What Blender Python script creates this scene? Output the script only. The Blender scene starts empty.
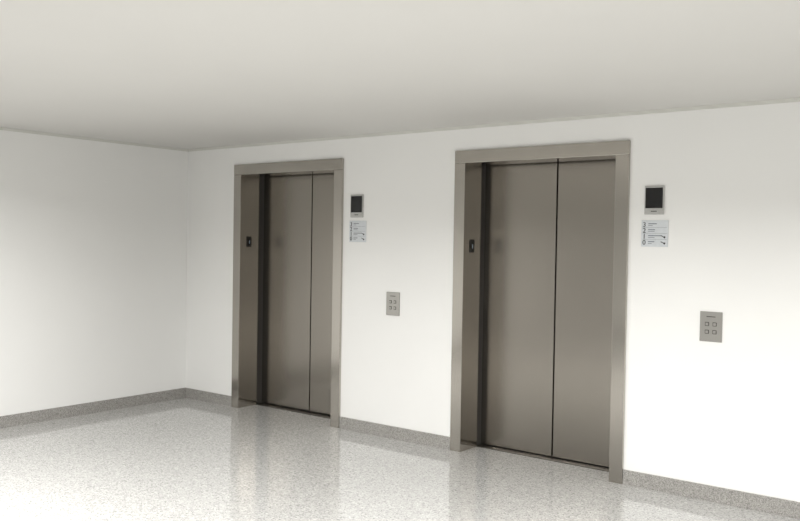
import bpy, bmesh, math
from mathutils import Matrix, Vector
# ---------------- calibrated camera -----------------
CX,CY,CZ=6.5833,-5.1594,1.5324
F=845.9; YAW=0.6592; PITCH=-0.0225; ROLL=0.0162
H=2.3795; D=0.2776; WF=0.0915; HF=2.2
sc=bpy.context.scene
fw=Vector((-math.sin(YAW)*math.cos(PITCH),math.cos(YAW)*math.cos(PITCH),math.sin(PITCH)))
rt=Vector((math.cos(YAW),math.sin(YAW),0)); up=rt.cross(fw)
R=math.cos(ROLL)*rt+math.sin(ROLL)*up; U=-math.sin(ROLL)*rt+math.cos(ROLL)*up
cam=bpy.data.objects.new('camera',bpy.data.cameras.new('camera'))
sc.collection.objects.link(cam); sc.camera=cam
M=Matrix((R,U,-fw)).transposed().to_4x4(); M.translation=Vector((CX,CY,CZ))
cam.matrix_world=M
cam.data.sensor_width=36; cam.data.lens=F/800*36; cam.data.clip_start=0.05
try:
    sc.view_settings.view_transform='Standard'
    sc.view_settings.look='None'
except Exception as e: print(e)

# ---------------- materials -----------------
def mat(name):
    m=bpy.data.materials.new(name); m.use_nodes=True
    nt=m.node_tree; b=nt.nodes['Principled BSDF']
    return m,nt,b
def N(nt,t,**k):
    n=nt.nodes.new(t)
    for a,v in k.items(): setattr(n,a,v)
    return n
def ramp(nt,pts,interp='LINEAR'):
    r=nt.nodes.new('ShaderNodeValToRGB'); r.color_ramp.interpolation=interp
    cr=r.color_ramp
    while len(cr.elements)>1: cr.elements.remove(cr.elements[-1])
    cr.elements[0].position=pts[0][0]; cr.elements[0].color=(*pts[0][1],1)
    for p,c in pts[1:]:
        e=cr.elements.new(p); e.color=(*c,1)
    return r
def plain(name,col,rough=0.5,metal=0.0,spec=0.5):
    m,nt,b=mat(name)
    tc=N(nt,'ShaderNodeTexCoord'); n=N(nt,'ShaderNodeTexNoise'); n.inputs['Scale'].default_value=60
    nt.links.new(tc.outputs['Object'],n.inputs['Vector'])
    r=ramp(nt,[(0.3,tuple(c*0.97 for c in col)),(0.7,tuple(min(1,c*1.03) for c in col))])
    nt.links.new(n.outputs['Fac'],r.inputs['Fac']); nt.links.new(r.outputs['Color'],b.inputs['Base Color'])
    b.inputs['Roughness'].default_value=rough; b.inputs['Metallic'].default_value=metal
    b.inputs['Specular IOR Level'].default_value=spec
    return m
def paint(name,col,rough,bump=0.02):
    m,nt,b=mat(name)
    tc=N(nt,'ShaderNodeTexCoord'); n=N(nt,'ShaderNodeTexNoise'); n.inputs['Scale'].default_value=220
    n2=N(nt,'ShaderNodeTexNoise'); n2.inputs['Scale'].default_value=1.5
    nt.links.new(tc.outputs['Object'],n.inputs['Vector']); nt.links.new(tc.outputs['Object'],n2.inputs['Vector'])
    r=ramp(nt,[(0.3,tuple(c*0.985 for c in col)),(0.7,col)])
    nt.links.new(n2.outputs['Fac'],r.inputs['Fac']); nt.links.new(r.outputs['Color'],b.inputs['Base Color'])
    bp=N(nt,'ShaderNodeBump'); bp.inputs['Strength'].default_value=bump; bp.inputs['Distance'].default_value=0.002
    nt.links.new(n.outputs['Fac'],bp.inputs['Height']); nt.links.new(bp.outputs['Normal'],b.inputs['Normal'])
    b.inputs['Roughness'].default_value=rough; b.inputs['Specular IOR Level'].default_value=0.3
    return m
def terrazzo(name,stops,scale,rough,spec=0.5):
    m,nt,b=mat(name)
    tc=N(nt,'ShaderNodeTexCoord'); v=N(nt,'ShaderNodeTexVoronoi'); v.inputs['Scale'].default_value=scale
    nt.links.new(tc.outputs['Object'],v.inputs['Vector'])
    s=N(nt,'ShaderNodeSeparateColor'); nt.links.new(v.outputs['Color'],s.inputs['Color'])
    r=ramp(nt,stops); nt.links.new(s.outputs['Red'],r.inputs['Fac'])
    n=N(nt,'ShaderNodeTexNoise'); n.inputs['Scale'].default_value=25; n.inputs['Detail'].default_value=4
    nt.links.new(tc.outputs['Object'],n.inputs['Vector'])
    r2=ramp(nt,[(0.3,(0.93,)*3),(0.7,(1,1,1))]); nt.links.new(n.outputs['Fac'],r2.inputs['Fac'])
    mx=N(nt,'ShaderNodeMix',data_type='RGBA',blend_type='MULTIPLY'); mx.inputs[0].default_value=1
    nt.links.new(r.outputs['Color'],mx.inputs[6]); nt.links.new(r2.outputs['Color'],mx.inputs[7])
    nt.links.new(mx.outputs[2],b.inputs['Base Color'])
    b.inputs['Roughness'].default_value=rough; b.inputs['Specular IOR Level'].default_value=spec
    return m
def steel(name,col,rough,vertical=True,an=0.3):
    m,nt,b=mat(name)
    tc=N(nt,'ShaderNodeTexCoord'); mp=N(nt,'ShaderNodeMapping')
    mp.inputs['Scale'].default_value=(900,900,6) if vertical else (6,900,900)
    nt.links.new(tc.outputs['Object'],mp.inputs['Vector'])
    n=N(nt,'ShaderNodeTexNoise'); n.inputs['Scale'].default_value=1; n.inputs['Detail'].default_value=2
    nt.links.new(mp.outputs['Vector'],n.inputs['Vector'])
    r=ramp(nt,[(0.3,tuple(c*0.97 for c in col)),(0.7,tuple(c*1.03 for c in col))])
    nt.links.new(n.outputs['Fac'],r.inputs['Fac']); nt.links.new(r.outputs['Color'],b.inputs['Base Color'])
    mr=N(nt,'ShaderNodeMapRange'); mr.inputs['To Min'].default_value=rough-0.015; mr.inputs['To Max'].default_value=rough+0.015
    nt.links.new(n.outputs['Fac'],mr.inputs['Value']); nt.links.new(mr.outputs['Result'],b.inputs['Roughness'])
    b.inputs['Metallic'].default_value=1
    b.inputs['Anisotropic'].default_value=an
    return m
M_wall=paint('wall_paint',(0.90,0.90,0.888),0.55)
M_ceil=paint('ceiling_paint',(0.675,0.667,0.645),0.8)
M_trim=paint('ceiling_trim_paint',(0.70,0.70,0.66),0.7)
M_floor=terrazzo('terrazzo_floor',[(0,(0.24,0.24,0.235)),(0.1,(0.385,0.382,0.373)),(0.35,(0.475,0.472,0.46)),(0.8,(0.53,0.527,0.515)),(1,(0.68,0.675,0.66))],140,0.085,0.85)
M_base=terrazzo('granite_baseboard',[(0,(0.18,0.175,0.165)),(0.3,(0.30,0.29,0.275)),(0.7,(0.37,0.36,0.34)),(1,(0.50,0.48,0.46))],240,0.3)
M_door=steel('brushed_steel_door',(0.35,0.325,0.292),0.25)
M_frame=steel('brushed_steel_frame',(0.46,0.435,0.398),0.17)
M_frameh=steel('brushed_steel_header',(0.46,0.435,0.398),0.17,False)
M_plate=steel('satin_plate',(0.40,0.39,0.37),0.3)
M_silver=plain('silver_bezel',(0.50,0.50,0.49),0.35,0.7)
M_dark=plain('dark_gap',(0.045,0.042,0.038),0.6)
M_screen=plain('black_screen',(0.008,0.008,0.009),0.15)
M_sign=plain('sign_plate',(0.68,0.71,0.74),0.4)
M_ink=plain('sign_ink',(0.03,0.03,0.035),0.6)
M_grey=plain('sign_grey_ink',(0.22,0.24,0.27),0.6)
M_sill=steel('aluminium_sill',(0.16,0.15,0.135),0.4,False)
M_white=plain('fixture_white',(0.8,0.8,0.8),0.5)
M_lit=plain('digit_light',(0.5,0.6,0.75),0.5)

# ---------------- mesh helpers -----------------
def link(o,parent=None):
    sc.collection.objects.link(o)
    if parent: o.parent=parent
    return o
def boxes(name,bs,m,parent=None,bevel=0.0):
    bm=bmesh.new()
    for a,b in bs:
        vs=[bm.verts.new((x,y,z)) for x in (a[0],b[0]) for y in (a[1],b[1]) for z in (a[2],b[2])]
        for f in ((0,1,3,2),(4,6,7,5),(0,4,5,1),(2,3,7,6),(0,2,6,4),(1,5,7,3)):
            bm.faces.new([vs[i] for i in f])
    bmesh.ops.recalc_face_normals(bm,faces=bm.faces)
    if bevel: bmesh.ops.bevel(bm,geom=list(bm.edges),offset=bevel,segments=2,affect='EDGES',profile=0.5)
    me=bpy.data.meshes.new(name); bm.to_mesh(me); bm.free()
    me.materials.append(m)
    return link(bpy.data.objects.new(name,me),parent)
def text(name,s,x,z,y,size,m,parent,rotz=0.0,thick=0.0006):
    cu=bpy.data.curves.new(name,'FONT'); cu.body=s; cu.size=size; cu.extrude=thick
    o=bpy.data.objects.new(name+'_tmp',cu); sc.collection.objects.link(o)
    dg=bpy.context.evaluated_depsgraph_get(); me=bpy.data.meshes.new_from_object(o.evaluated_get(dg))
    bpy.data.objects.remove(o)
    me.transform(Matrix.Translation((x,y,z))@Matrix.Rotation(rotz,4,'Z')@Matrix.Rotation(math.pi/2,4,'X'))
    me.materials.clear(); me.materials.append(m)
    return link(bpy.data.objects.new(name,me),parent)
def empty(name):
    e=bpy.data.objects.new(name,None); sc.collection.objects.link(e); e.empty_display_size=0.2; return e

# ---------------- room -----------------
RX,RY=10.0,-8.0; T=0.5
EL=[(0.6828,1.9944,1.3768),(3.0929,4.4275,3.7731)]
SL=0.03  # frame overlap onto the wall
segs=[(-T,EL[0][0]+SL),(EL[0][1]-SL,EL[1][0]+SL),(EL[1][1]-SL,RX+T)]
wb=[((a,0,0),(b,T,H)) for a,b in segs]+[((e[0]+SL,0,HF-SL),(e[1]-SL,T,H)) for e in EL]
boxes('wall_back',wb,M_wall)
boxes('wall_left',[((-T,RY,0),(0,0,H))],M_wall)
boxes('wall_right',[((RX,RY,0),(RX+T,0,H))],M_wall)
boxes('wall_front',[((-T,RY-T,0),(RX+T,RY,H))],M_wall)
boxes('floor',[((-T,RY-T,-0.2),(RX+T,T,0))],M_floor)
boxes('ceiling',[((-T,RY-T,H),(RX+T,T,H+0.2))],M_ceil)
boxes('baseboard_back',[((0,-0.012,0),(EL[0][0]-0.001,0,0.0946)),((EL[0][1]+0.001,-0.012,0),(EL[1][0]-0.001,0,0.0946)),((EL[1][1]+0.001,-0.012,0),(RX,0,0.0946))],M_base)
boxes('baseboard_left',[((0,RY,0),(0.012,-0.012,0.0946))],M_base)
boxes('baseboard_right',[((RX-0.012,RY,0),(RX,-0.012,0.0946))],M_base)
boxes('baseboard_front',[((0.012,RY,0),(RX-0.012,RY+0.012,0.0946))],M_base)
boxes('trim_1',[((0,-0.008,H-0.022),(RX,0,H))],M_trim)
boxes('trim_2',[((0,RY,H-0.022),(0.008,-0.008,H))],M_trim)

# ---------------- elevators -----------------
def elevator(x0,x1,sm):
    E=empty('elevator')
    y0=-0.02; yj=0.205
    boxes('frame_jamb_left',[((x0,y0,0),(x0+WF,yj,HF-WF))],M_frame,E,0.003)
    boxes('frame_jamb_right',[((x1-WF,y0,0),(x1,yj,HF-WF))],M_frame,E,0.003)
    boxes('frame_header',[((x0,y0,HF-WF),(x1,yj,HF))],M_frameh,E,0.003)
    boxes('door_pocket',[((x0+0.035,yj,0),(x0+WF-0.012,D+0.09,HF-0.04)),((x1-WF+0.012,yj,0),(x1-0.035,D+0.09,HF-0.04)),
        ((x0+WF-0.012,yj,HF-WF+0.012),(x1-WF+0.012,D+0.09,HF-0.04))],M_dark,E)
    xl=x0+WF-0.012; xr=x1-WF+0.012; zt=HF-WF+0.012
    boxes('door_leaf_left',[((xl,D,0.010),(sm-0.005,D+0.035,zt))],M_door,E,0.0035)
    boxes('door_leaf_right',[((sm+0.005,D,0.010),(xr,D+0.035,zt))],M_door,E,0.0035)
    boxes('door_seam_seal',[((sm-0.02,D+0.036,0.012),(sm+0.02,D+0.05,zt))],M_dark,E)
    boxes('sill',[((x0+WF-0.01,yj+0.001,0),(x1-WF+0.01,D-0.03,0.005)),((x0+WF-0.01,D-0.022,0),(x1-WF+0.01,D-0.004,0.005)),((x0+WF-0.01,D+0.004,0),(x1-WF+0.01,D+0.08,0.004))],M_sill,E)
    xi=x0+WF
    boxes('jamb_indicator',[((xi,0.06,1.46),(xi+0.006,0.115,1.555))],M_screen,E,0.002)
    t=text('jamb_indicator_digit','1',0,0,0,0.045,M_lit,E,0)
    t.data.transform(Matrix.Translation((xi+0.0065,0.077,1.49))@Matrix.Rotation(math.pi/2,4,'Z'))
    return E
for e in EL: elevator(*e)

# ---------------- wall fittings -----------------
def display(x0,x1,z0,z1):
    E=empty('floor_indicator_display'); w=x1-x0; h=z1-z0
    boxes('bezel',[((x0,-0.012,z0),(x1,0,z1))],M_silver,E,0.003)
    boxes('screen',[((x0+w*0.06,-0.0145,z0+h*0.22),(x1-w*0.06,-0.011,z1-h*0.07))],M_screen,E,0.001)
    boxes('lower_slot',[((x0+w*0.35,-0.0128,z0+h*0.1),(x1-w*0.35,-0.0115,z0+h*0.13))],M_dark,E)
def sign(x0,x1,z0,z1):
    E=empty('floor_directory_sign'); w=x1-x0; h=z1-z0
    boxes('plate',[((x0,-0.006,z0),(x1,0,z1))],M_sign,E,0.001)
    for i,dg in enumerate('3210'):
        zc=z1-h*(0.05+0.225*(i+0.85))
        text('digit_%d'%i,dg,x0+w*0.05,zc-h*0.01,-0.0068,h*0.26,M_ink,E,thick=0.001)
        boxes('line_%d'%i,[((x0+w*0.26,-0.0068,zc+h*0.09),(x0+w*(0.58,0.52,0.78,0.5)[i],-0.0055,zc+h*0.125)),
                           ((x0+w*0.26,-0.0068,zc+h*0.03),(x0+w*(0.42,0.5,0.5,0.4)[i],-0.0055,zc+h*0.05))],M_grey,E)
        if i<3: boxes('divider_%d'%i,[((x0+w*0.04,-0.0068,zc-h*0.035),(x1-w*0.04,-0.0055,zc-h*0.027))],M_grey,E)
    for j,zf in enumerate((0.34,0.11)):
        a=boxes('arrow_%d'%j,[((-w*0.1,-0.0068,-h*0.014),(w*0.05,-0.0055,h*0.014)),((w*0.02,-0.0068,-h*0.035),(w*0.08,-0.0055,h*0.035))],M_ink,E)
        a.data.transform(Matrix.Translation((x0+w*0.83,0,z0+h*(zf+0.04)))@Matrix.Rotation(math.radians(25),4,'Y'))
def call(x0,x1,z0,z1):
    E=empty('elevator_call_panel'); w=x1-x0; h=z1-z0
    boxes('plate',[((x0,-0.008,z0),(x1,0,z1))],M_plate,E,0.002)
    for i,fx in enumerate((0.24,0.58)):
        X=x0+w*fx
        for j,(fz,fh) in enumerate(((0.26,0.13),(0.52,0.13))):
            Z=z0+h*fz
            boxes('button_rim_%d%d'%(i,j),[((X,-0.0095,Z),(X+w*0.18,-0.007,Z+h*fh))],M_dark,E,0.0005)
            boxes('button_%d%d'%(i,j),[((X+w*0.025,-0.012,Z+w*0.025),(X+w*0.155,-0.009,Z+h*fh-w*0.025))],M_plate,E,0.001)
    boxes('engraved_slot',[((x0+w*0.3,-0.0088,z0+h*0.82),(x1-w*0.3,-0.0075,z0+h*0.845))],M_dark,E)
display(2.080,2.210,1.719,1.903); display(4.531,4.656,1.726,1.906)
sign(2.068,2.242,1.522,1.694); sign(4.513,4.684,1.525,1.691)
call(2.462,2.592,0.957,1.138); call(4.893,5.025,0.961,1.141)

# ---------------- ceiling luminaires and added rear fills -----------------
def lum(x,y,sx,sy,power,spread):
    E=empty('ceiling_or_fill_light')
    t=0.02
    boxes('housing',[((x-sx/2-t,y-sy/2-t,H-0.012),(x+sx/2+t,y-sy/2,H)),((x-sx/2-t,y+sy/2,H-0.012),(x+sx/2+t,y+sy/2+t,H)),
        ((x-sx/2-t,y-sy/2,H-0.012),(x-sx/2,y+sy/2,H)),((x+sx/2,y-sy/2,H-0.012),(x+sx/2+t,y+sy/2,H))],M_white,E)
    l=bpy.data.lights.new('lamp','AREA'); l.shape='RECTANGLE'; l.size=sx; l.size_y=sy; l.energy=power
    l.spread=math.radians(spread); l.color=(1.0,0.988,0.962)
    o=bpy.data.objects.new('lamp',l); o.location=(x,y,H-0.01); link(o,E)
lum(2.1,-3.4,0.3,0.3,92,160)
lum(4.95,-3.15,0.3,0.3,132,160)
lum(7.3,-2.9,0.3,0.3,72,160)
lum(3.2,-6.5,0.6,0.6,32,160)  # unseen fill lamp with housing, added at the rear to brighten room and doors
lum(7.0,-6.5,0.6,0.6,42,160)  # second added rear fill, also out of view
w=bpy.data.worlds.new('world'); sc.world=w; w.use_nodes=True
w.node_tree.nodes['Background'].inputs[0].default_value=(0.02,0.02,0.02,1)
